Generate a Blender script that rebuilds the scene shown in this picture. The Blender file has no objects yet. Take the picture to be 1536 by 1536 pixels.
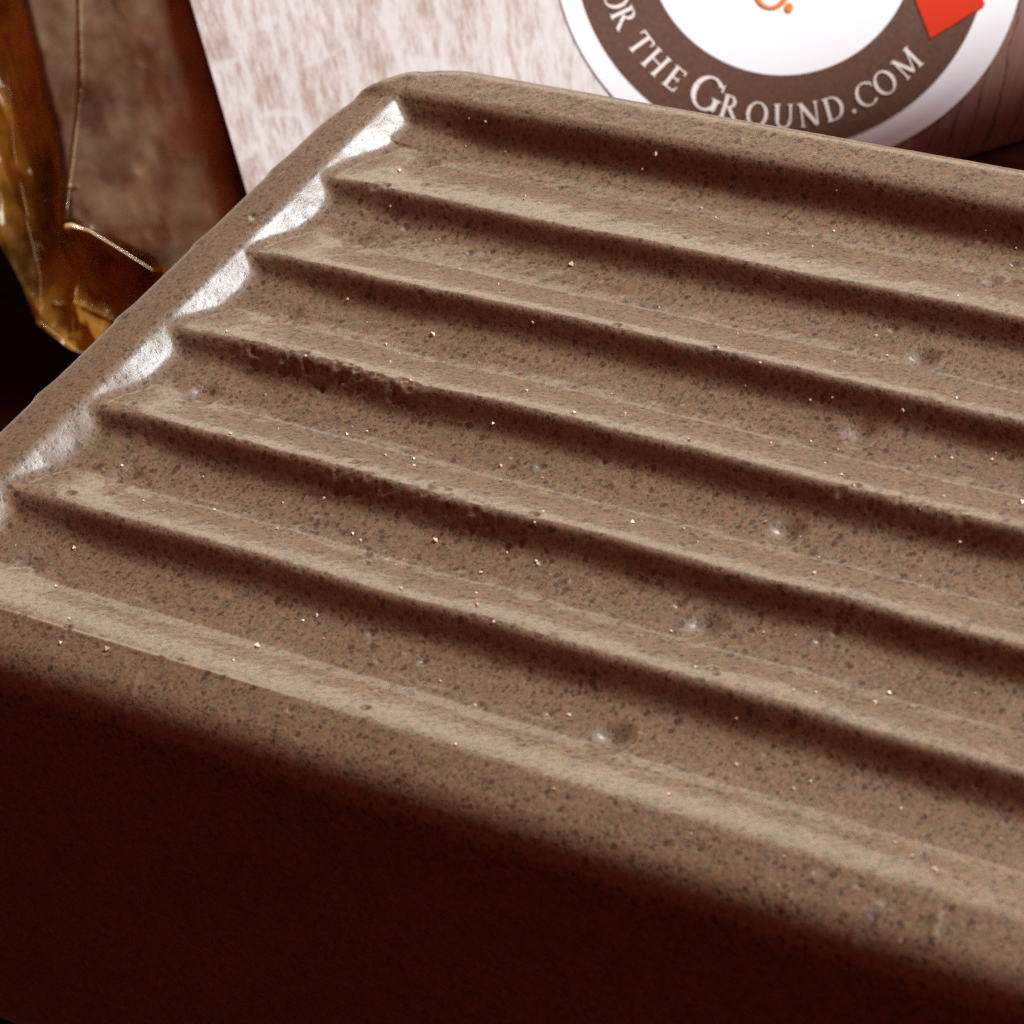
import bpy, bmesh, math, random
import numpy as np
from mathutils import Vector, Matrix

random.seed(7)
rng = np.random.default_rng(11)
sc = bpy.context.scene
COL = sc.collection
# one scene unit is the pitch of the ridges on the soap, about 7.5 mm
sc.unit_settings.scale_length = 0.0075

# ------------------------------------------------------------------ camera
cd = bpy.data.cameras.new("camera")
cam = bpy.data.objects.new("camera", cd)
COL.objects.link(cam)
RIGHT = Vector((0.80252941, 0.55123261, -0.22823048))
UP = Vector((-0.20943401, 0.61848966, 0.75736908))
FWD = Vector((-0.55864473, 0.56001174, -0.61180301))
m = Matrix((RIGHT, UP, -FWD)).transposed().to_4x4()
m.translation = Vector((17.9280929, -18.11840283, 15.4294263))
cam.matrix_world = m
cd.sensor_width = 36
cd.lens = 5500 / 1536 * 36
cd.clip_start = 0.1
cd.clip_end = 500
cd.dof.use_dof = True
cd.dof.focus_distance = 26.9
cd.dof.aperture_fstop = 1.05
sc.camera = cam

# ------------------------------------------------------------------ light
w = bpy.data.worlds.new("World")
sc.world = w
w.use_nodes = True
bg = w.node_tree.nodes["Background"]
bg.inputs[0].default_value = (1.0, 0.20, 0.12, 1)      # dim warm red-brown room
bg.inputs[1].default_value = 0.26


def area_lamp(name, at, towards, sx, sy, power, color):
    ld = bpy.data.lights.new(name, 'AREA')
    ld.shape = 'RECTANGLE'
    ld.size, ld.size_y = sx, sy
    ld.energy = power
    ld.color = color
    o = bpy.data.objects.new(name, ld)
    COL.objects.link(o)
    o.location = at
    o.rotation_euler = (Vector(towards) - Vector(at)).to_track_quat('-Z', 'Y').to_euler()
    return o


LDIR = Vector((0.38, 0.60, 0.70)).normalized()
CEN = Vector((4, -2, 0))
area_lamp("window_light", CEN + LDIR * 60, CEN, 21, 20, 86000, (0.92, 0.98, 1.0))

# an added pale, much dimmer lamp low behind; the soap's crests mirror it
LD2 = Vector((-0.56 * 0.99, 0.76 * 0.99, 0.275)).normalized()
area_lamp("crest_sheen_light", CEN + LD2 * 60, CEN, 26, 26, 8000, (1.0, 0.99, 0.78))

sc.cycles.use_denoising = False       # keep the fine grain of a real exposure
sc.view_settings.view_transform = 'Standard'
sc.view_settings.look = 'None'
sc.view_settings.exposure = 0.0
sc.view_settings.gamma = 1.0
sc.view_settings.use_curve_mapping = False


# ------------------------------------------------------------------ helpers
def mat(name):
    mt = bpy.data.materials.new(name)
    mt.use_nodes = True
    nt = mt.node_tree
    return mt, nt, nt.nodes["Principled BSDF"]


def node(nt, typ, **kw):
    n = nt.nodes.new(typ)
    for k, v in kw.items():
        if k in n.inputs:
            n.inputs[k].default_value = v
        else:
            setattr(n, k, v)
    return n


def ramp(nt, src, stops, interp='LINEAR'):
    r = nt.nodes.new("ShaderNodeValToRGB")
    r.color_ramp.interpolation = interp
    e = r.color_ramp.elements
    while len(e) < len(stops):
        e.new(0.5)
    for el, (p, c) in zip(e, stops):
        el.position = p
        el.color = (c, c, c, 1) if not isinstance(c, tuple) else (*c, 1)
    nt.links.new(src, r.inputs[0])
    return r.outputs[0]


def mixc(nt, fac, a, b, blend='MIX'):
    n = nt.nodes.new("ShaderNodeMix")
    n.data_type = 'RGBA'
    n.blend_type = blend
    for s, v in ((n.inputs[0], fac), (n.inputs[6], a), (n.inputs[7], b)):
        if isinstance(v, (int, float)):
            s.default_value = v
        elif isinstance(v, tuple):
            s.default_value = (*v, 1)
        else:
            nt.links.new(v, s)
    return n.outputs[2]


def mth(nt, op, a, b=0.0, c=None, clamp=False):
    n = nt.nodes.new("ShaderNodeMath")
    n.operation = op
    n.use_clamp = clamp
    for i, v in enumerate((a, b, c)):
        if v is None:
            continue
        if isinstance(v, (int, float)):
            n.inputs[i].default_value = v
        else:
            nt.links.new(v, n.inputs[i])
    return n.outputs[0]


def simple(name, color, rough=0.5, **kw):
    mt, nt, b = mat(name)
    b.inputs["Base Color"].default_value = (*color, 1)
    b.inputs["Roughness"].default_value = rough
    for k, v in kw.items():
        b.inputs[k].default_value = v
    return mt


def mesh_obj(name, verts, faces, material, parent=None, smooth=True):
    me = bpy.data.meshes.new(name)
    verts = np.asarray(verts, dtype=np.float64)
    if isinstance(faces, np.ndarray):
        k = faces.shape[1]
        me.vertices.add(len(verts))
        me.vertices.foreach_set("co", verts.astype(np.float32).ravel())
        me.loops.add(faces.size)
        me.loops.foreach_set("vertex_index", faces.astype(np.int32).ravel())
        me.polygons.add(len(faces))
        me.polygons.foreach_set("loop_start", np.arange(0, faces.size, k, dtype=np.int32))
        me.update(calc_edges=True)
        me.validate()
    else:
        me.from_pydata([tuple(v) for v in verts], [], faces)
        me.update()
    if smooth:
        me.polygons.foreach_set("use_smooth", np.ones(len(me.polygons), dtype=bool))
    me.materials.append(material)
    o = bpy.data.objects.new(name, me)
    COL.objects.link(o)
    if parent is not None:
        o.parent = parent
    return o


def grid_faces(nx, ny):
    i, j = np.meshgrid(np.arange(nx - 1), np.arange(ny - 1), indexing='ij')
    a = (i * ny + j).ravel()
    return np.stack([a, a + ny, a + ny + 1, a + 1], 1)


def tag(o, label=None, cat=None, group=None, kind=None):
    for k, v in (("label", label), ("category", cat), ("group", group), ("kind", kind)):
        if v:
            o[k] = v
    return o


def smooth01(x, a, b):
    t = np.clip((x - a) / (b - a), 0, 1)
    return t * t * (3 - 2 * t)


def value_noise(x, y, seed):
    """smooth 2-D value noise in -1..1"""
    r = np.random.default_rng(seed).uniform(-1, 1, (256, 256))
    xi = np.floor(x).astype(int)
    yi = np.floor(y).astype(int)
    fx = x - xi
    fy = y - yi
    fx = fx * fx * (3 - 2 * fx)
    fy = fy * fy * (3 - 2 * fy)
    g = lambda a, b: r[a % 256, b % 256]
    return ((g(xi, yi) * (1 - fx) + g(xi + 1, yi) * fx) * (1 - fy)
            + (g(xi, yi + 1) * (1 - fx) + g(xi + 1, yi + 1) * fx) * fy)


def seg_dist(px, py, pts):
    """distance of arrays to a polyline"""
    best = np.full(px.shape, 1e9)
    for (x0, y0), (x1, y1) in zip(pts[:-1], pts[1:]):
        dx, dy = x1 - x0, y1 - y0
        t = np.clip(((px - x0) * dx + (py - y0) * dy) / (dx * dx + dy * dy), 0, 1)
        best = np.minimum(best, np.hypot(px - x0 - t * dx, py - y0 - t * dy))
    return best


TABLE_Z = -4.5

# ------------------------------------------------------------------ table
mt_table, nt, b = mat("dark_table")
tc = node(nt, "ShaderNodeTexCoord")
mp = node(nt, "ShaderNodeMapping")
mp.inputs["Scale"].default_value = (0.25, 3.0, 1)
mp.inputs["Rotation"].default_value = (0, 0, 0.5)
nt.links.new(tc.outputs["Object"], mp.inputs[0])
n1 = node(nt, "ShaderNodeTexNoise", Scale=1.5, Detail=6.0, Roughness=0.6)
nt.links.new(mp.outputs[0], n1.inputs["Vector"])
nt.links.new(ramp(nt, n1.outputs[0], [(0.3, (0.007, 0.0015, 0.0008)), (0.7, (0.014, 0.0028, 0.0015))]), b.inputs["Base Color"])
b.inputs["Roughness"].default_value = 0.6
b.inputs["Specular IOR Level"].default_value = 0.0
g = np.linspace(-60, 60, 13)
gx, gy = np.meshgrid(g, g, indexing='ij')
table = mesh_obj("tabletop", np.stack([gx.ravel(), gy.ravel(), np.full(gx.size, TABLE_Z)], 1),
                 grid_faces(13, 13), mt_table)
tag(table, kind="structure")

# ------------------------------------------------------------------ soap bar
mt_soap, nt, b = mat("coffee_soap")
tc = node(nt, "ShaderNodeTexCoord")
P = tc.outputs["Object"]
big = node(nt, "ShaderNodeTexNoise", Scale=1.3, Detail=4.0, Roughness=0.6)
nt.links.new(P, big.inputs["Vector"])
fine = node(nt, "ShaderNodeTexNoise", Scale=26.0, Detail=5.0, Roughness=0.7)
nt.links.new(P, fine.inputs["Vector"])
hue = node(nt, "ShaderNodeTexNoise", Scale=9.0, Detail=5.0, Roughness=0.7)
nt.links.new(P, hue.inputs["Vector"])
base = ramp(nt, big.outputs[0], [(0.3, (0.122, 0.066, 0.033)), (0.7, (0.150, 0.084, 0.043))])
base = mixc(nt, ramp(nt, hue.outputs[0], [(0.40, 0.0), (0.62, 0.75)]), base, (0.110, 0.080, 0.039))
base = mixc(nt, 1.0, base, ramp(nt, fine.outputs[0], [(0.28, 0.45), (0.5, 1.0), (0.72, 1.5)]), 'MULTIPLY')
dn = node(nt, "ShaderNodeTexNoise", Scale=30.0, Detail=2.0)
nt.links.new(P, dn.inputs["Vector"])
dv = node(nt, "ShaderNodeVectorMath", operation='SCALE')
nt.links.new(dn.outputs["Color"], dv.inputs[0])
dv.inputs["Scale"].default_value = 0.05
da = node(nt, "ShaderNodeVectorMath", operation='ADD')
nt.links.new(P, da.inputs[0])
nt.links.new(dv.outputs[0], da.inputs[1])


def specks(scale, size, keep, seed):
    off = node(nt, "ShaderNodeVectorMath", operation='ADD')
    nt.links.new(da.outputs[0], off.inputs[0])
    off.inputs[1].default_value = (seed * 3.7, seed * 1.9, seed * 5.3)
    v = node(nt, "ShaderNodeTexVoronoi", Scale=scale)
    nt.links.new(off.outputs[0], v.inputs["Vector"])
    sep = node(nt, "ShaderNodeSeparateColor")
    nt.links.new(v.outputs["Color"], sep.inputs[0])
    r = mth(nt, 'MULTIPLY', mth(nt, 'SUBTRACT', sep.outputs[0], 1 - keep), size / keep)
    d = mth(nt, 'SUBTRACT', r, v.outputs["Distance"])
    return mth(nt, 'MULTIPLY', d, 5.5, clamp=True)


s1 = specks(12.5, 0.46, 0.60, 1)
s2 = specks(20.0, 0.56, 0.70, 2)
s4 = specks(33.0, 0.68, 0.70, 4)
s3 = specks(9.0, 0.22, 0.12, 3)
dark = mth(nt, 'MAXIMUM', s1, mth(nt, 'MAXIMUM', mth(nt, 'MULTIPLY', s2, 0.85), mth(nt, 'MULTIPLY', s4, 0.6)))
# shade put into the colour: the grounds fade out down the sides
sepz = node(nt, "ShaderNodeSeparateXYZ")
nt.links.new(P, sepz.inputs[0])
shade_fade = node(nt, "ShaderNodeMapRange")
for q, v in enumerate((-0.75, -0.30, 0.12, 1.0)):
    shade_fade.inputs[q + 1].default_value = v
nt.links.new(sepz.outputs[2], shade_fade.inputs[0])
dark = mth(nt, 'MULTIPLY', dark, shade_fade.outputs[0])
col = mixc(nt, mth(nt, 'MULTIPLY', dark, 0.92), base, (0.034, 0.015, 0.007))
col = mixc(nt, mth(nt, 'MULTIPLY', s3, 0.6), col, (0.36, 0.27, 0.19))
nt.links.new(col, b.inputs["Base Color"])
b.inputs["Roughness"].default_value = 0.55
b.inputs["Specular IOR Level"].default_value = 0.35
b.inputs["Sheen Weight"].default_value = 0.30
b.inputs["Sheen Roughness"].default_value = 0.35
b.inputs["Sheen Tint"].default_value = (0.95, 0.90, 0.72, 1)
b.inputs["Coat Weight"].default_value = 0.40
b.inputs["Coat Roughness"].default_value = 0.18
bh = mth(nt, 'SUBTRACT', mth(nt, 'MULTIPLY', fine.outputs[0], 0.7), mth(nt, 'MULTIPLY', dark, 0.5))
bh = mth(nt, 'ADD', bh, mth(nt, 'MULTIPLY', s3, 0.6))
bmp = node(nt, "ShaderNodeBump", Strength=0.30, Distance=0.03)
nt.links.new(bh, bmp.inputs["Height"])
nt.links.new(bmp.outputs[0], b.inputs["Normal"])
bmp2 = node(nt, "ShaderNodeBump", Strength=0.045, Distance=0.02)
nt.links.new(bh, bmp2.inputs["Height"])
nt.links.new(bmp2.outputs[0], b.inputs["Coat Normal"])

X0, X1, Y0, Y1 = -0.74, 11.6, -6.60, 0.66
RC = 1.08                                  # corner radius in plan, far end
RCN = 0.50                                 # near end


def axis_samples(lo, hi, r, inner, steps=16):
    ph = np.linspace(0, math.pi / 2, steps + 1)
    d = 1 - np.cos(ph)
    n = int((hi - lo - r[0] - r[1]) / inner)
    return np.concatenate([lo + r[0] * d[:-1], np.linspace(lo + r[0], hi - r[1], n), (hi - r[1] * d[:-1])[::-1]])


xs = axis_samples(X0, X1, (0.22, 0.22), 0.017)
ys = axis_samples(Y0, Y1, (0.25, 0.22), 0.0145, 24)
NX, NY = len(xs), len(ys)
GX, GY = np.meshgrid(xs, ys, indexing='ij')
# rounded plan: corner squares are folded into quarter discs
RCL = np.where(GY < -3, RCN, RC)
cx = np.clip(GX, X0 + RCL, X1 - RCL)
cy = np.clip(GY, Y0 + RCN, Y1 - RC)
pp, qq = np.abs(GX - cx), np.abs(GY - cy)
mm = np.maximum(pp, qq)
with np.errstate(divide='ignore', invalid='ignore'):
    ang = np.where(pp >= qq, np.where(pp > 0, qq / pp, 0) * math.pi / 4, math.pi / 2 - np.where(qq > 0, pp / qq, 0) * math.pi / 4)
corner = (pp > 0) & (qq > 0)
PX = np.where(corner, cx + np.sign(GX - cx) * mm * np.cos(ang), GX)
PY = np.where(corner, cy + np.sign(GY - cy) * mm * np.sin(ang), GY)
dist = np.minimum(np.minimum(GX - X0, X1 - GX), np.minimum(GY - Y0, Y1 - GY))
dist = np.where(corner, RCL - mm, dist)

# section across the ridges, one pitch long, t runs towards the near side
T = np.array([0, .03, .07, .12, .17, .22, .28, .45, .55, .63, .70, .77, .84, .91, .96, 1.0])
Z = np.array([0, -.013, -.062, -.128, -.166, -.180, -.184, -.183, -.175, -.148, -.115, -.081, -.050, -.022, -.008, 0])
PYs = [1.6, 0.17, 0.11, 0.06, 0.02, -0.02, -0.06, -0.11, -0.19, -0.32, -0.41, -0.48, -0.56, -0.64, -0.72, -0.80, -0.88, -0.95]
PZs = [0.055, 0.048, 0.030, -0.030, -0.10, -0.16, -0.197, -0.212, -0.214, -0.205, -0.192, -0.172, -0.138, -0.106, -0.077, -0.050, -0.027, -0.009]
for k in range(1, 6):
    last = k == 5
    for t, z in zip(T[:-1], Z[:-1]):
        PYs.append(-k - t * (1.10 if last else 1.0))
        PZs.append(z)
PYs += [-6.105, -6.13, -6.22, -6.6, -8]
PZs += [0.0, -0.003, -0.014, -0.075, -0.40]
order = np.argsort(PYs)
PYs = np.array(PYs)[order]
PZs = np.array(PZs)[order]
fy = np.linspace(-8, 1.6, 9601)
fz = np.interp(fy, PYs, PZs)
kw = np.hanning(65)
kw /= kw.sum()
fz = np.convolve(np.pad(fz, 32, mode='edge'), kw, 'valid')

wob = 0.014 * value_noise(PX * 0.9, PY * 1.0 + 40, 3) + 0.006 * value_noise(PX * 4, PY * 4, 4)
zr = np.interp(PY + wob, fy, fz)
zr = zr - 0.036 * (1 - smooth01(PX, 0.02, 0.42)) * (PY > -5.95) * (PY < -0.3)
zr = np.where(zr < 0, zr * (0.62 + 0.38 * smooth01(PX, 0.05, 0.95)), zr)
# the ridges fade a little towards the left end, floors rise in a cove
xl = PX + 0.006 * value_noise(PX * 1.5, PY * 2.2, 5) + 0.004 * value_noise(PX * 6, PY * 6, 6)
LX = np.array([-2, -0.60, -0.30, -0.20, -0.16, -0.12, 0.18, 0.21, 0.26, 0.36, 0.60, 1.0])
LZ = np.array([-.15, -.030, 0.028, 0.044, 0.046, 0.026, -.185, -.198, -.212, -.24, -.33, -.6])
lx = np.linspace(-2, 1, 3001)
lz = np.interp(lx, LX, LZ)
lk = np.hanning(51)
lk /= lk.sum()
lz = np.convolve(np.pad(lz, 25, mode='edge'), lk, 'valid')
zl = np.interp(xl, lx, lz)
zend = np.interp(X1 + X0 - PX, lx, lz)
zl = np.maximum(zl, zend)


def smax(a, b, k):
    h = np.clip(0.5 + 0.5 * (a - b) / k, 0, 1)
    return b + (a - b) * h + k * h * (1 - h)


zt = smax(zr, zl, 0.045 + 0.075 * (1 - smooth01(PX, -0.25, -0.05)) * smooth01(PY, -0.45, -0.1))
outer = np.minimum(dist / 0.45, 1)
# outer rounding
rr = 0.22 + (0.25 - 0.22) * smooth01(-GY, 5.2, 6.1)
dd = np.clip(dist, 0, rr)
zt = zt - (rr - np.sqrt(np.maximum(rr * rr - (rr - dd) ** 2, 0)))

clear = []
# mould vents, one blind dimple per floor
for (x, y, r, dep) in ((5.68, -0.55, 0.115, 0.085), (5.62, -1.44, 0.120, 0.075), (5.62, -2.30, 0.115, 0.060), (5.66, -3.36, 0.120, 0.080),
                       (5.63, -4.38, 0.125, 0.075), (5.62, -5.50, 0.130, 0.090)):
    d = np.hypot(PX - x, PY - y)
    zt -= dep * 0.70 * (1 - smooth01(d, 0.0, r * 1.45))
    clear.append((x, y))
# small pits where each floor meets the end cove
for k in range(6):
    x, y = 0.58 + 0.04 * ((k * 37) % 5 - 2) / 2, -k - 0.50
    d = np.hypot((PX - x) / 1.0, (PY - y) / 1.3) + 0.04 * value_noise(PX * 9, PY * 9, 20 + k)
    zt -= 0.034 * (1 - smooth01(d, 0.01, 0.15))
# crumbled stretches along two ridge crests
for (x0, x1, y, amp, sd) in ((0.35, 2.7, -3.06, 0.036, 31), (1.9, 4.1, -4.07, 0.030, 32), (6.1, 7.2, -3.05, 0.018, 34)):
    mask = smooth01(PX, x0, x0 + 0.4) * (1 - smooth01(PX, x1 - 0.6, x1)) * np.exp(-((PY - y) / 0.085) ** 2)
    nz = 0.7 * value_noise(PX * 15, PY * 28, sd) + 1.1 * value_noise(PX * 33, PY * 42, sd + 50)
    zt -= amp * mask * np.clip(nz - 0.05, 0, 1)
# scattered pinholes and pimples
for i in range(130):
    x = rng.uniform(0.2, 10)
    y = rng.uniform(-6.3, 0.0)
    r = rng.uniform(0.018, 0.042)
    if any(math.hypot(x - q[0], y - q[1]) < 0.25 for q in clear):
        continue
    i0, i1 = np.searchsorted(xs, [x - 0.15, x + 0.15])
    j0, j1 = np.searchsorted(ys, [y - 0.15, y + 0.15])
    sl = (slice(i0, i1), slice(j0, j1))
    d = np.hypot(PX[sl] - x, PY[sl] - y)
    zt[sl] += rng.choice([-1, -1, -1, 0.7]) * 0.024 * (1 - smooth01(d, r * 0.2, r * 1.2))
# drips and scrapes on the near edge
for pts, amp in (([(7.60, -6.22), (7.52, -6.36), (7.53, -6.46)], 0.020), ([(8.45, -6.20), (8.52, -6.40), (8.50, -6.42)], 0.012),
                 ([(8.08, -6.28), (8.02, -6.45), (8.03, -6.55)], 0.018), ([(2.25, -6.30), (2.3, -6.45), (2.27, -6.6)], 0.014),
                 ([(3.7, -6.4), (3.66, -6.6)], 0.012), ([(-0.30, -1.66), (-0.24, -1.70)], -0.012)):
    zt += amp * np.exp(-(seg_dist(PX, PY, pts) / 0.022) ** 2)
zt += 0.007 * np.exp(-((PY + 6.135 - 0.012 * PX) / 0.014) ** 2) * (1 - smooth01(PX, 2.6, 4.2))
# overall hand-made unevenness
inn = smooth01(dist, 0.5, 1.2)
zt += inn * 0.012 * value_noise(PX * 1.4, PY * 1.9, 8) + (0.3 + 0.7 * inn) * 0.0020 * value_noise(PX * 9, PY * 9, 9) + (0.3 + 0.7 * smooth01(PX, 0.2, 0.6)) * 0.0012 * value_noise(PX * 22, PY * 22, 10)

verts = [np.stack([PX.ravel(), PY.ravel(), zt.ravel()], 1)]
faces = [grid_faces(NX, NY)]
idx = np.arange(NX * NY).reshape(NX, NY)
loop = np.concatenate([idx[:-1, 0], idx[-1, :-1], idx[1:, -1][::-1], idx[0, 1:][::-1]])
ring0 = verts[0][loop]
LN = len(loop)
levels = [-0.8, -1.2, -1.7, -2.2, -2.8, -3.4, -4.2, -4.42, TABLE_Z]
shrink = [0, 0, 0, 0, 0, 0.0, 0.0, 0.02, 0.09]
cxm, cym = (X0 + X1) / 2, (Y0 + Y1) / 2
prev = loop
basei = NX * NY
for z, sh in zip(levels, shrink):
    r = ring0.copy()
    r[:, 0] -= np.sign(r[:, 0] - cxm) * sh
    r[:, 1] -= np.sign(r[:, 1] - cym) * sh
    r[:, 0] -= np.where(r[:, 0] < cxm, 1, 0) * 1.45 * smooth01(-z, 0.6, 3.4)       # the left end flares towards its foot
    r[:, 2] = z
    verts.append(r)
    cur = basei + np.arange(LN)
    basei += LN
    faces.append(np.stack([np.roll(prev, -1), prev, cur, np.roll(cur, -1)], 1))
    prev = cur
verts.append(np.array([[cxm, cym, TABLE_Z]]))
SV = np.concatenate(verts)
SF = np.concatenate(faces)
soap = mesh_obj("soap_bar", SV, SF, mt_soap)
tag(soap, "ridged brown coffee soap bar with a raised rim, speckled with grounds, lying across the foreground", "soap bar")
me = soap.data
bm = bmesh.new()
bm.from_mesh(me)
bmesh.ops.delete(bm, geom=[v for v in bm.verts if not v.link_faces], context='VERTS')
bottom = [e for e in bm.edges if e.is_boundary]
bmesh.ops.contextual_create(bm, geom=bottom)
bm.to_mesh(me)
bm.free()

# pale salt-like grains half sunk into the soap
mt_grain = simple("pale_grain", (0.66, 0.52, 0.38), 0.35, **{"Specular IOR Level": 0.6})
gv, gf = [], []
octa = np.array([[1, 0, 0], [0, 1, 0], [-1, 0, 0], [0, -1, 0], [0, 0, 1], [0, 0, -1]], float)
of = [(0, 1, 4), (1, 2, 4), (2, 3, 4), (3, 0, 4), (1, 0, 5), (2, 1, 5), (3, 2, 5), (0, 3, 5)]
for i in range(230):
    x = rng.uniform(0.3, 10)
    y = rng.uniform(-6.35, 0.4)
    ix, iy = min(np.searchsorted(xs, x), NX - 1), min(np.searchsorted(ys, y), NY - 1)
    r = rng.uniform(0.008, 0.017) * (1.5 if rng.random() < 0.10 else 1)
    R_ = np.linalg.qr(rng.normal(size=(3, 3)))[0]
    o = octa * rng.uniform(0.7, 1.3, (6, 1)) * r
    b0 = len(gv)
    gv += [tuple(v) for v in (o @ R_ + np.array([PX[ix, iy], PY[ix, iy], zt[ix, iy] + r * 0.25]))]
    gf += [tuple(b0 + q for q in f) for f in of]
gr = mesh_obj("pale_grains", gv, gf, mt_grain, soap, smooth=False)
gr["kind"] = "stuff"

# ------------------------------------------------------------------ pouch
A = np.array([.708, .706, 0.0])
A /= np.linalg.norm(A)
H = np.array([-.706, .708, 0.0])
H /= np.linalg.norm(H)
UZ = np.array([0, 0, 1.0])
PB = np.array([1.068, 6.087, TABLE_Z])
S_ = np.linspace(0, 13, 2601)
th = np.interp(S_, [0, .5, 1.0, 1.5, 2.2, 13], np.radians([113, 90, 67, 51, 43, 40]))
th = np.convolve(np.pad(th, 40, mode='edge'), np.ones(81) / 81, 'valid')
hh = np.concatenate([[0], np.cumsum(np.cos(th[:-1]) * .005)])
zz = np.concatenate([[0], np.cumsum(np.sin(th[:-1]) * .005)])


def surf(u, s, off=0.0):
    u = np.asarray(u, float)[..., None]
    s = np.asarray(s, float)
    t = np.interp(s, S_, th)
    h = np.interp(s, S_, hh) - off * np.sin(t)
    z = np.interp(s, S_, zz) + off * np.cos(t)
    return PB + A * u + H * h[..., None] + UZ * z[..., None]


mt_pouch, nt, b = mat("whitewashed_wood_print")
uvn = node(nt, "ShaderNodeUVMap")
uvn.uv_map = "print"
sep = node(nt, "ShaderNodeSeparateXYZ")
nt.links.new(uvn.outputs[0], sep.inputs[0])
U_, V_ = sep.outputs[0], sep.outputs[1]
fan = mth(nt, 'DIVIDE', mth(nt, 'ADD', U_, 6.90), mth(nt, 'ADD', mth(nt, 'MULTIPLY', V_, 0.06), 0.9))


def nz(su, sv, scale, detail=4.0, rough=0.6, off=0.0):
    c = node(nt, "ShaderNodeCombineXYZ")
    nt.links.new(mth(nt, 'MULTIPLY', fan, su), c.inputs[0])
    nt.links.new(mth(nt, 'MULTIPLY', V_, sv), c.inputs[1])
    c.inputs[2].default_value = off
    n = node(nt, "ShaderNodeTexNoise", Scale=scale, Detail=detail, Roughness=rough)
    nt.links.new(c.outputs[0], n.inputs["Vector"])
    return n.outputs[0]


warp = mth(nt, 'MULTIPLY', mth(nt, 'SUBTRACT', nz(1.0, 0.8, 1.6, 6.0, 0.65), 0.5), 0.34)
pu = mth(nt, 'DIVIDE', mth(nt, 'ADD', fan, warp), 0.46)
fr = mth(nt, 'ABSOLUTE', mth(nt, 'SUBTRACT', mth(nt, 'FRACT', pu), 0.5))          # 0.5 at plank joints
plank_id = mth(nt, 'FLOOR', pu)
wn = node(nt, "ShaderNodeTexWhiteNoise", noise_dimensions='1D')
nt.links.new(plank_id, wn.inputs["W"])
rowf = mth(nt, 'ADD', mth(nt, 'MULTIPLY', V_, 1.15), mth(nt, 'ADD', mth(nt, 'MULTIPLY', wn.outputs[0], 0.8), mth(nt, 'MULTIPLY', warp, 1.6)))
rj = mth(nt, 'ABSOLUTE', mth(nt, 'SUBTRACT', mth(nt, 'FRACT', rowf), 0.5))
c2 = node(nt, "ShaderNodeCombineXYZ")
nt.links.new(plank_id, c2.inputs[0])
nt.links.new(mth(nt, 'FLOOR', rowf), c2.inputs[1])
wn2 = node(nt, "ShaderNodeTexWhiteNoise", noise_dimensions='2D')
nt.links.new(c2.outputs[0], wn2.inputs["Vector"])
lm = node(nt, "ShaderNodeMapRange")
lm.inputs[1].default_value = -3.8
lm.inputs[2].default_value = -5.6
nt.links.new(U_, lm.inputs[0])
leftmask = lm.outputs[0]
fib = nz(13.0, 2.4, 1.6, 5.0, 0.75)
pat = nz(2.6, 0.7, 1.3, 6.0, 0.70, 3.0)
# worn brown showing through the whitewash
wear = mth(nt, 'ADD', mth(nt, 'MULTIPLY', fib, 0.75), mth(nt, 'ADD', mth(nt, 'MULTIPLY', pat, 0.65), mth(nt, 'MULTIPLY', mth(nt, 'MULTIPLY', wn2.outputs[0], leftmask), 0.10)))
wearc = ramp(nt, wear, [(0.64, 0.02), (0.73, 0.36), (0.86, 0.95)])
leftm = node(nt, "ShaderNodeMapRange")
leftm.inputs[1].default_value = -5.0
leftm.inputs[2].default_value = -6.0
nt.links.new(mth(nt, 'ADD', U_, mth(nt, 'MULTIPLY', mth(nt, 'SUBTRACT', pat, 0.5), 2.0)), leftm.inputs[0])
rowj = mth(nt, 'MULTIPLY', ramp(nt, rj, [(0.43, 0.0), (0.485, 0.7)]), leftm.outputs[0])
joint = mth(nt, 'MAXIMUM', ramp(nt, fr, [(0.38, 0.0), (0.48, 0.9)]), rowj)
lf = mth(nt, 'SUBTRACT', 1.0, mth(nt, 'MULTIPLY', joint, 0.85))
wearc = mth(nt, 'MULTIPLY', wearc, lf)
speck = nz(26.0, 7.0, 1.5, 3.0, 0.7, 8.0)
wcol = mixc(nt, nz(6.0, 2.0, 1.0, 3.0, 0.6, 5.0), (0.66, 0.64, 0.595), (0.76, 0.755, 0.73))
bcol = mixc(nt, speck, (0.26, 0.16, 0.12), (0.60, 0.49, 0.42))
pc = mixc(nt, wearc, wcol, bcol)
# bare dark boards in the right part of the print
bare = mixc(nt, nz(14.0, 0.7, 1.2, 5.0, 0.7, 2.0), (0.13, 0.06, 0.045), (0.36, 0.20, 0.16))
bj = ramp(nt, mth(nt, 'ABSOLUTE', mth(nt, 'SUBTRACT', mth(nt, 'FRACT', mth(nt, 'MULTIPLY', pu, 2.0)), 0.5)), [(0.43, 0.0), (0.48, 1.0)])
bare = mixc(nt, mth(nt, 'MULTIPLY', bj, 0.75), bare, (0.06, 0.025, 0.02))
mr = node(nt, "ShaderNodeMapRange")
mr.inputs[1].default_value = -1.6
mr.inputs[2].default_value = -0.2
nt.links.new(mth(nt, 'ADD', U_, mth(nt, 'MULTIPLY', mth(nt, 'SUBTRACT', pat, 0.5), 1.5)), mr.inputs[0])
pc = mixc(nt, mr.outputs[0], pc, bare)
nt.links.new(pc, b.inputs["Base Color"])
b.inputs["Roughness"].default_value = 0.5

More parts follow.
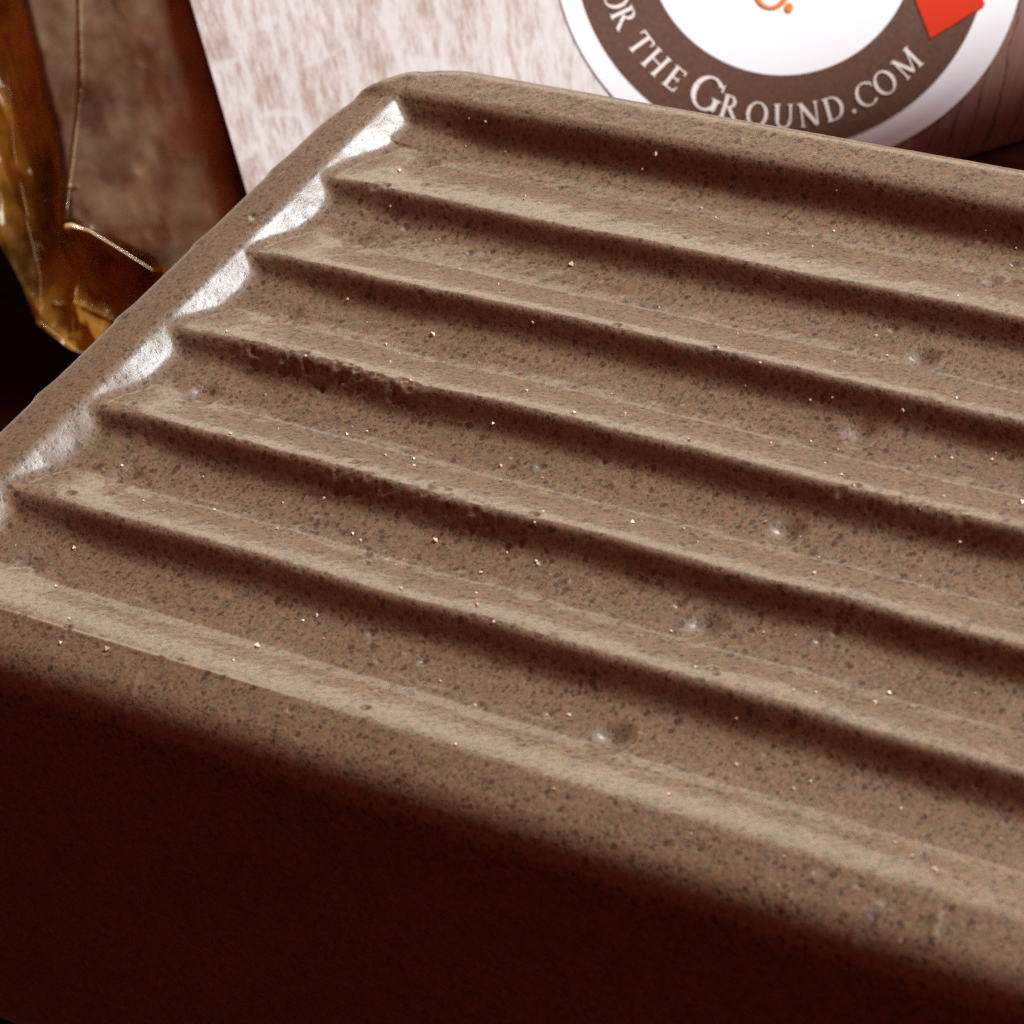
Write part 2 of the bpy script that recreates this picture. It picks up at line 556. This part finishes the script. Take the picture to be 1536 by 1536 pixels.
U0, U1 = -6.68, 5.0
us = np.linspace(U0, U1, 120)
ss = np.linspace(0, 8.0, 180)
GU, GS = np.meshgrid(us, ss, indexing='ij')
pv = surf(GU, GS)
pv = pv + (0.02 * value_noise(GU * 0.8 + 30, GS * 0.8, 61))[..., None] * np.array([0.4, -0.4, 0.7]) * smooth01(GS, 0.1, 1.0)[..., None]
NU, NS = GU.shape
front_n = NU * NS
# back sheet: from the top seam down to the table, then along the table to the base
hT, zT = np.interp(8.0, S_, hh), np.interp(8.0, S_, zz)
bp = [(hT + 0.04, zT - 0.02)] + [(hT + 0.35 * math.sin(math.pi * t) * 1.2 - 0.6 * t, zT * (1 - t)) for t in np.linspace(0.08, 1, 12)]
bp += [(bp[-1][0] * (1 - t), 0.0) for t in np.linspace(0.2, 0.98, 6)]
bv = np.array([[PB + A * u + H * h + UZ * (z + 0.004) for (h, z) in bp] for u in us])
NBk = len(bp)
allv = np.concatenate([pv.reshape(-1, 3), bv.reshape(-1, 3)])
fc = [tuple(f) for f in grid_faces(NU, NS)]
fb = grid_faces(NU, NBk) + front_n
fc += [tuple(f) for f in fb]
for i in range(NU - 1):
    fc.append((i * NS + NS - 1, (i + 1) * NS + NS - 1, front_n + (i + 1) * NBk, front_n + i * NBk))
for i in (0, NU - 1):
    side = [i * NS + j for j in range(NS)] + [front_n + i * NBk + j for j in range(NBk)]
    fc.append(tuple(side if i else side[::-1]))
pouch = mesh_obj("pouch", allv, fc, mt_pouch)
pouch.data.polygons[-1].use_smooth = False
pouch.data.polygons[-2].use_smooth = False
pouch.data.set_sharp_from_angle(angle=math.radians(40))
mt_side = simple("pouch_back", (0.10, 0.04, 0.03), 0.6)
pouch.data.materials.append(mt_side)
for pgn in list(pouch.data.polygons)[(NU - 1) * (NS - 1):]:
    pgn.material_index = 1
uvl = pouch.data.uv_layers.new(name="print")
uvv = np.zeros((len(allv), 2))
uvv[:front_n] = np.stack([GU.ravel(), GS.ravel()], 1)
li = np.zeros(len(pouch.data.loops), dtype=np.int32)
pouch.data.loops.foreach_get("vertex_index", li)
uvl.data.foreach_set("uv", uvv[li].astype(np.float32).ravel())
tag(pouch, "whitewashed wood print coffee pouch leaning back behind the soap, with a round sticker", "pouch")

# ---- sticker
CU, CS = -1.176, 2.637
mt_white = simple("sticker_white", (0.86, 0.87, 0.90), 0.35)
mt_brown, nt, b = mat("sticker_brown")
nb = node(nt, "ShaderNodeTexNoise", Scale=22.0, Detail=4.0, Roughness=0.7)
tcb = node(nt, "ShaderNodeTexCoord")
nt.links.new(tcb.outputs["Object"], nb.inputs["Vector"])
nt.links.new(ramp(nt, nb.outputs[0], [(0.3, (0.085, 0.044, 0.028)), (0.7, (0.138, 0.072, 0.046))]), b.inputs["Base Color"])
b.inputs["Roughness"].default_value = 0.4
mt_letter = simple("letter_cream", (0.86, 0.80, 0.74), 0.45)
mt_orange = simple("print_orange", (0.80, 0.20, 0.012), 0.4)
mt_red = simple("print_red", (0.62, 0.030, 0.006), 0.4)


def disc(name, r0, r1, off, material, parent, n=128, rings=10, shift=0.0):
    ph = np.linspace(0, 2 * math.pi, n, endpoint=False)
    rad = np.linspace(r0, r1, rings)
    PH, RD = np.meshgrid(ph, rad, indexing='ij')
    v = surf(CU + shift * RD / r1 + RD * np.sin(PH), CS - RD * np.cos(PH), off).reshape(-1, 3)
    f = []
    for i in range(n):
        k = (i + 1) % n
        for j in range(rings - 1):
            f.append((i * rings + j, i * rings + j + 1, k * rings + j + 1, k * rings + j))
    return mesh_obj(name, v, f, material, parent)


sticker = disc("sticker", 0.02, 2.225, 0.012, mt_white, pouch, rings=22, shift=0.075)
sticker["label"] = "round white sticker with a brown lettered ring"
disc("brown_ring", 1.260, 1.953, 0.017, mt_brown, sticker, rings=12)


# letters, drawn as strokes on a cap height of 1
def arc_pts(cx, cy, rx, ry, a0, a1, n=20):
    a = np.radians(np.linspace(a0, a1, n))
    return np.stack([cx + rx * np.cos(a), cy + ry * np.sin(a)], 1)


def strip(outer, inner):
    return [np.array([outer[i], outer[i + 1], inner[i + 1], inner[i]]) for i in range(len(outer) - 1)]


def bowl(cx, cy, rx, ry, a0, a1, wt, ht, n=20):
    return strip(arc_pts(cx, cy, rx, ry, a0, a1, n), arc_pts(cx, cy, rx - wt, ry - ht, a0, a1, n))


def bar(x0, y0, x1, y1, wd, n=4):
    d = np.array([x1 - x0, y1 - y0], float)
    nrm = np.array([-d[1], d[0]]) / np.hypot(*d) * wd / 2
    t = np.linspace(0, 1, n + 1)[:, None]
    c = np.array([x0, y0]) + d * t
    return strip(c + nrm, c - nrm)


def stem(x, wd=0.15, y0=0.0, y1=1.0, foot=True, head=True):
    q = bar(x, y0, x, y1, wd)
    s = 0.045
    if foot:
        q.append(np.array([(x - wd / 2 - .09, y0), (x + wd / 2 + .09, y0), (x + wd / 2, y0 + s * 1.6), (x - wd / 2, y0 + s * 1.6)]))
    if head:
        q.append(np.array([(x - wd / 2 - .09, y1), (x - wd / 2, y1 - s * 1.6), (x + wd / 2, y1 - s * 1.6), (x + wd / 2 + .09, y1)]))
    return q


TH = 0.065
LET = {
    "O": (0.92, bowl(.46, .5, .46, .52, 0, 360, .15, .06, 40)),
    "R": (0.80, stem(.17) + bowl(.30, .74, .30, .26, -90, 90, .14, .06) + bar(.17, .97, .31, .97, .06) + bar(.17, .51, .31, .51, .06) + bar(.34, .52, .76, .02, .14) + bar(.68, .03, .88, .03, .05)),
    "T": (0.76, stem(.38, head=False) + bar(.03, .965, .73, .965, .07) + [np.array([(.0, .99), (.07, .95), (.05, .76), (.0, .76)]), np.array([(.76, .99), (.69, .95), (.71, .76), (.76, .76)])]),
    "H": (0.92, stem(.17) + stem(.75) + bar(.2, .52, .72, .52, TH)),
    "E": (0.66, stem(.17) + bar(.2, .966, .60, .966, .06) + bar(.2, .51, .50, .51, .06) + bar(.2, .033, .62, .033, .06)
          + [np.array([(.62, .99), (.55, .95), (.58, .80), (.62, .80)]), np.array([(.66, .27), (.62, .25), (.56, .05), (.64, .01)]), np.array([(.52, .62), (.49, .62), (.47, .51), (.49, .40), (.52, .40)])]),
    "G": (0.95, bowl(.50, .5, .48, .52, 42, 330, .16, .06, 34) + stem(.83, .15, 0.08, .44, foot=False)
          + [np.array([(.88, .98), (.83, .82), (.86, .70), (.90, .70)])]),
    "U": (0.88, stem(.17, .15, .33, 1, foot=False) + stem(.73, .08, .33, 1, foot=False) + bowl(.433, .36, .335, .38, 180, 360, .12, .09)),
    "N": (0.90, stem(.14, .07, head=False) + stem(.76, .07, foot=False) + bar(.12, .97, .74, .03, .16) + bar(.0, .975, .16, .975, .05)),
    "D": (0.90, stem(.17) + bowl(.36, .5, .48, .5, -90, 90, .15, .06, 24) + bar(.17, .97, .37, .97, .06) + bar(.17, .03, .37, .03, .06)),
    ".": (0.26, [arc_pts(.13, .085, .085, .085, 0, 360, 13)[:-1]]),
    "C": (0.80, bowl(.50, .5, .48, .52, 48, 318, .15, .06, 34) + [np.array([(.86, .95), (.79, .86), (.82, .70), (.86, .70)])]),
    "M": (1.06, stem(.15, .07, head=False) + stem(.90, .14) + bar(.15, .97, .53, .05, .14) + bar(.53, .05, .88, .95, .06) + bar(.03, .975, .17, .975, .05)),
    "F": (0.62, stem(.17) + bar(.2, .966, .58, .966, .06) + bar(.2, .5, .48, .5, .06)
          + [np.array([(.60, .99), (.53, .95), (.56, .80), (.60, .80)]), np.array([(.50, .61), (.47, .61), (.45, .50), (.47, .39), (.50, .39)])]),
    "!": (0.32, [np.array([(.06, 1.0), (.12, .3), (.20, .3), (.26, 1.0)]), arc_pts(.16, .10, .10, .10, 0, 360, 13)[:-1]]),
}


def put_letter(ch, ang, r_base, size, material, parent, off=0.022, width=1.0):
    wd, quads = LET[ch]
    vs, fs = [], []
    a = math.radians(ang)
    # letter frame on the sticker: tops point to the sticker's centre
    ctr = np.array([CU + r_base * math.sin(a), CS - r_base * math.cos(a)])
    ux = np.array([math.cos(a), math.sin(a)])
    uy = np.array([-math.sin(a), math.cos(a)])
    for i, q in enumerate(quads):
        P2 = ctr + ((q[:, :1] - wd / 2) * width * size) * ux + (q[:, 1:] * size) * uy
        k = len(vs)
        vs += list(surf(P2[:, 0], P2[:, 1], off + 0.00035 * (i % 7)))
        fs.append(tuple(range(k, k + len(q))))
    o = mesh_obj("letter", vs, fs, material, parent, smooth=False)
    o["label"] = "printed letter " + ch if ch not in ".!" else "printed punctuation mark"
    return o


SMALL, BIG = 0.224, 0.318
RB = 1.752
for ch, ang, big_ in (("F", -92.5, False), ("O", -88.6 + 0.0, False), ("R", -81.5, False), ("T", -71.0, False), ("H", -63.0, False), ("E", -54.9, False),
                      ("G", -43.2, True), ("R", -34.2, False), ("O", -25.0, False), ("U", -16.2, False), ("N", -7.7, False), ("D", 0.8, False),
                      (".", 6.6, False), ("C", 11.6, False), ("O", 19.4, False), ("M", 29.0, False)):
    if ch == "F":
        ang = -98.0
    put_letter(ch, ang, RB, BIG if big_ else SMALL, mt_letter, sticker)
# orange word cut by the picture's upper edge: its last letter and mark
put_letter("O", -28.5, 0.635, 0.45, mt_orange, sticker, width=0.9)
put_letter("!", -10.8, 0.668, 0.46, mt_orange, sticker, width=0.9)


# red ribbon printed over the ring
def patch(name, corners, off, material, parent, n=14):
    c = [np.array(q, float) for q in corners]
    t = np.linspace(0, 1, n)
    S1, T1 = np.meshgrid(t, t, indexing='ij')
    p2 = (c[0] * ((1 - S1) * (1 - T1))[..., None] + c[1] * (S1 * (1 - T1))[..., None] + c[2] * (S1 * T1)[..., None] + c[3] * ((1 - S1) * T1)[..., None])
    return mesh_obj(name, surf(p2[..., 0], p2[..., 1], off).reshape(-1, 3), grid_faces(n, n), material, parent)


patch("red_ribbon", [(-0.106, 1.36), (0.48, 1.51), (0.42, 2.7), (-0.20, 2.6)], 0.026, mt_red, sticker)

# ------------------------------------------------------------------ wrapped bar and cellophane
Q = np.array([-6.082, .684, TABLE_Z])
E45 = math.radians(45)
BV = H * math.sin(E45) + UZ * math.cos(E45)
BN = -H * math.cos(E45) + UZ * math.sin(E45)


def bag_pt(a, bb, n):
    a, bb, n = (np.asarray(v, float)[..., None] for v in (a, bb, n))
    return Q + A * (a + 0.04) + BV * (bb - 0.05) + BN * (n + 1.10)


mt_block, nt, b = mat("rough_brown_soap")
tc = node(nt, "ShaderNodeTexCoord")
n1 = node(nt, "ShaderNodeTexNoise", Scale=0.9, Detail=5.0, Roughness=0.55)
nt.links.new(tc.outputs["Object"], n1.inputs["Vector"])
nt.links.new(ramp(nt, n1.outputs[0], [(0.32, (0.08, 0.038, 0.020)), (0.48, (0.26, 0.16, 0.10)), (0.64, (0.55, 0.40, 0.28))]), b.inputs["Base Color"])
b.inputs["Roughness"].default_value = 0.6
bmp = node(nt, "ShaderNodeBump", Strength=0.15, Distance=0.1)
nt.links.new(n1.outputs[0], bmp.inputs["Height"])
nt.links.new(bmp.outputs[0], b.inputs["Normal"])

bm = bmesh.new()
outl = [(0.66, 3.9), (0.58, 1.84), (0.47, 1.02), (1.15, 0.42), (1.95, 0.30), (2.12, 1.2), (2.12, 3.9)]
fr_ = [bm.verts.new(bag_pt(a, q, 0.20)) for a, q in outl]
bk_ = []
for a, q in outl:                          # the block is deep and rests on the table
    v = bag_pt(a, max(q, 0.5), -0.1) + H * 0.15
    v[2] = TABLE_Z + 0.002
    bk_.append(bm.verts.new(v))
bm.faces.new(fr_[::-1])
bm.faces.new(bk_)
for i in range(len(outl)):
    j = (i + 1) % len(outl)
    bm.faces.new((fr_[i], fr_[j], bk_[j], bk_[i]))
bmesh.ops.recalc_face_normals(bm, faces=bm.faces)
bmesh.ops.bevel(bm, geom=list(bm.edges), offset=0.09, segments=4, profile=0.5, affect='EDGES')
bme = bpy.data.meshes.new("wrapped_soap_bar")
bm.to_mesh(bme)
bm.free()
for pgn in bme.polygons:
    pgn.use_smooth = True
bme.materials.append(mt_block)
blk = bpy.data.objects.new("wrapped_soap_bar", bme)
COL.objects.link(blk)
tag(blk, "dark brown block of soap seen through the amber cellophane bag", "soap bar")



def film_material(name, clear, scatter_t, scatter_d, amount):
    mt = bpy.data.materials.new(name)
    mt.use_nodes = True
    nt = mt.node_tree
    nt.nodes.remove(nt.nodes["Principled BSDF"])
    out = nt.nodes["Material Output"]
    tr = node(nt, "ShaderNodeBsdfTransparent")
    tr.inputs[0].default_value = (*clear, 1)
    tl = node(nt, "ShaderNodeBsdfTranslucent")
    tl.inputs[0].default_value = (*scatter_t, 1)
    df = node(nt, "ShaderNodeBsdfDiffuse")
    df.inputs[0].default_value = (*scatter_d, 1)
    gl = node(nt, "ShaderNodeBsdfGlossy", Roughness=0.26)
    gl.inputs[0].default_value = (1.0, 0.9, 0.7, 1)
    m1 = node(nt, "ShaderNodeMixShader", Fac=0.5)
    nt.links.new(tl.outputs[0], m1.inputs[1])
    nt.links.new(df.outputs[0], m1.inputs[2])
    tc = node(nt, "ShaderNodeTexCoord")
    mp = node(nt, "ShaderNodeMapping")
    nt.links.new(tc.outputs["Object"], mp.inputs[0])
    ns = node(nt, "ShaderNodeTexNoise", Scale=1.1, Detail=4.0, Roughness=0.55)
    nt.links.new(mp.outputs[0], ns.inputs["Vector"])
    am = ramp(nt, ns.outputs[0], [(0.36, amount * 0.25), (0.64, min(1.0, amount * 1.7))])
    m2 = node(nt, "ShaderNodeMixShader")
    nt.links.new(am, m2.inputs[0])
    nt.links.new(tr.outputs[0], m2.inputs[1])
    nt.links.new(m1.outputs[0], m2.inputs[2])
    fz_ = node(nt, "ShaderNodeFresnel", IOR=1.33)
    m3 = node(nt, "ShaderNodeMixShader")
    nt.links.new(fz_.outputs[0], m3.inputs[0])
    nt.links.new(m2.outputs[0], m3.inputs[1])
    nt.links.new(gl.outputs[0], m3.inputs[2])
    nt.links.new(m3.outputs[0], out.inputs[0])
    return mt


mt_film = film_material("amber_cellophane", (1.0, 0.88, 0.74), (0.50, 0.30, 0.18), (0.62, 0.44, 0.27), 0.30)
mt_layers = film_material("layered_amber_cellophane", (0.97, 0.66, 0.28), (0.95, 0.43, 0.05), (0.85, 0.38, 0.05), 0.45)

LB = np.array([-0.28, -0.1, 0.21, 0.65, 1.25, 1.85, 2.69, 3.3, 4.2])
LA = np.array([0.30, 0.06, -0.16, -0.20, -0.34, -0.36, -0.20, -0.05, 0.15])
bb = np.linspace(-0.28, 4.1, 260)
tt = np.linspace(0, 1, 170)
TT, BB = np.meshgrid(tt, bb, indexing='ij')
la = np.interp(BB, LB, LA)
AA = la + (2.2 - la) * TT
edge = np.interp(BB, [-0.3, 0.4, 1.0, 1.84, 3.9], [1.2, 1.1, 0.46, 0.58, 0.66])
nn = -0.16 + 0.42 * smooth01(AA, edge - 0.30, edge + 0.06)
nn += 0.015 * np.abs(value_noise(AA * 3, BB * 3, 71)) + 0.012 * value_noise(AA * 7, BB * 5, 72)
wing = 1 - smooth01(AA, edge - 0.20, edge + 0.02)
wing = np.maximum(wing, 1 - smooth01(BB + 0.85 * (AA - 0.4), 0.80, 1.0))


def folds(dx, dy, freq, ph, wv):
    q = (AA * dx + BB * dy) * freq + ph + wv * value_noise(AA * 2.0 + ph, BB * 1.2, 90)
    return np.abs((q % 2.0) - 1.0) - 0.5


crum = (0.060 * folds(1.0, 0.12, 4.1, 0.3, 0.7) + 0.045 * folds(0.9, -0.45, 5.3, 1.1, 0.9) + 0.028 * folds(0.5, 0.85, 3.4, 0.6, 1.1)
        + 0.009 * folds(1.0, 0.3, 9.0, 0.2, 1.9) + 0.007 * folds(0.6, -0.8, 6.5, 0.9, 1.7))
nn += crum * (0.14 + 1.15 * wing)
for pts, amp, wd in (([(1.20, 3.3), (0.92, 2.2), (0.63, 1.54), (0.40, 1.0)], 0.035, 0.012), ([(0.38, 0.95), (0.60, 0.86), (1.10, 0.28)], 0.06, 0.03),
                     ([(0.23, 1.30), (0.45, 1.32), (0.62, 1.28)], 0.03, 0.012), ([(0.30, 3.0), (0.30, 1.9), (0.20, 1.2), (0.30, 0.6), (0.24, 0.1)], 0.05, 0.03),
                     ([(0.12, 0.0), (0.35, 0.5), (0.40, 0.95)], 0.04, 0.02), ([(0.05, 0.35), (0.3, 0.25), (0.7, -0.1)], 0.035, 0.02)):
    nn += amp * np.exp(-(seg_dist(AA, BB, pts) / wd) ** 2)
nn = nn + 0.05
fv = bag_pt(AA, BB, nn)
skirt = np.clip(-BB - 0.15, 0, 1)
fv[..., 2] = np.maximum(fv[..., 2], TABLE_Z + 0.01)
bag = bpy.data.objects.new("cellophane_bag", None)
COL.objects.link(bag)
bag.location = Q
tag(bag, "crinkled amber cellophane bag folded round a dark soap, left of the pouch", "bag")
lay = ((AA < edge - 0.06) | (BB < edge * 0 + 0.95 - (AA - 0.4) * 0.85)).ravel()
film = mesh_obj("film", fv.reshape(-1, 3) - Q, grid_faces(*AA.shape), mt_film, bag)
film.data.materials.append(mt_layers)
film.data.polygons.foreach_set('material_index', lay[grid_faces(*AA.shape)[:, 0]].astype(np.int32))

# pinched folds and the knot of twisted film
mt_fold = simple("folded_film", (0.66, 0.46, 0.22), 0.25, **{"Coat Weight": 1.0})


def tube(name, pts, rads, material, parent, n=8):
    pts = [np.array(q, float) for q in pts]
    vs, fs = [], []
    for i, q in enumerate(pts):
        d = pts[min(i + 1, len(pts) - 1)] - pts[max(i - 1, 0)]
        d /= np.linalg.norm(d)
        e1 = np.cross(d, BN)
        e1 /= np.linalg.norm(e1)
        e2 = np.cross(d, e1)
        for k in range(n):
            a = 2 * math.pi * k / n
            vs.append(q + rads[i] * (math.cos(a) * e1 + math.sin(a) * e2))
    for i in range(len(pts) - 1):
        for k in range(n):
            fs.append((i * n + k, i * n + (k + 1) % n, (i + 1) * n + (k + 1) % n, (i + 1) * n + k))
    fs.append(tuple(range(n)))
    fs.append(tuple(range((len(pts) - 1) * n, len(pts) * n))[::-1])
    return mesh_obj(name, vs, fs, material, parent)


def bagline(cs, n):
    cs = np.array(cs, float)
    t = np.linspace(0, len(cs) - 1, 5 * len(cs))
    a = np.interp(t, range(len(cs)), cs[:, 0])
    q = np.interp(t, range(len(cs)), cs[:, 1])
    nv = n if np.isscalar(n) else np.interp(t, range(len(cs)), n)
    return list(bag_pt(a, q, np.broadcast_to(nv, a.shape)) - Q)


l1 = bagline([(1.20, 3.3), (0.95, 2.3), (0.66, 1.56), (0.46, 1.10)], 0.335)
tube("fold", l1, [0.0028] * len(l1), mt_fold, bag)
l2 = bagline([(0.38, 0.93), (0.46, 0.92), (0.60, 0.84), (0.80, 0.62), (1.10, 0.28)], [0.30, 0.36, 0.33, 0.30, 0.25])
tube("twisted_knot", l2, list(np.interp(np.linspace(0, 1, len(l2)), [0, .1, .25, .4, 1], [0.012, 0.045, 0.03, 0.014, 0.006])), mt_fold, bag)
l3 = bagline([(0.02, 1.25), (0.0, 0.65), (-0.12, 0.21), (0.16, -0.18), (0.55, -0.30)], -0.08)
l4 = bagline([(0.24, 2.7), (0.08, 1.85), (0.04, 1.25)], -0.08)
tube("fold", l4, [0.0035] * len(l4), mt_fold, bag)
tube("fold", l3, [0.0035] * len(l3), mt_fold, bag)
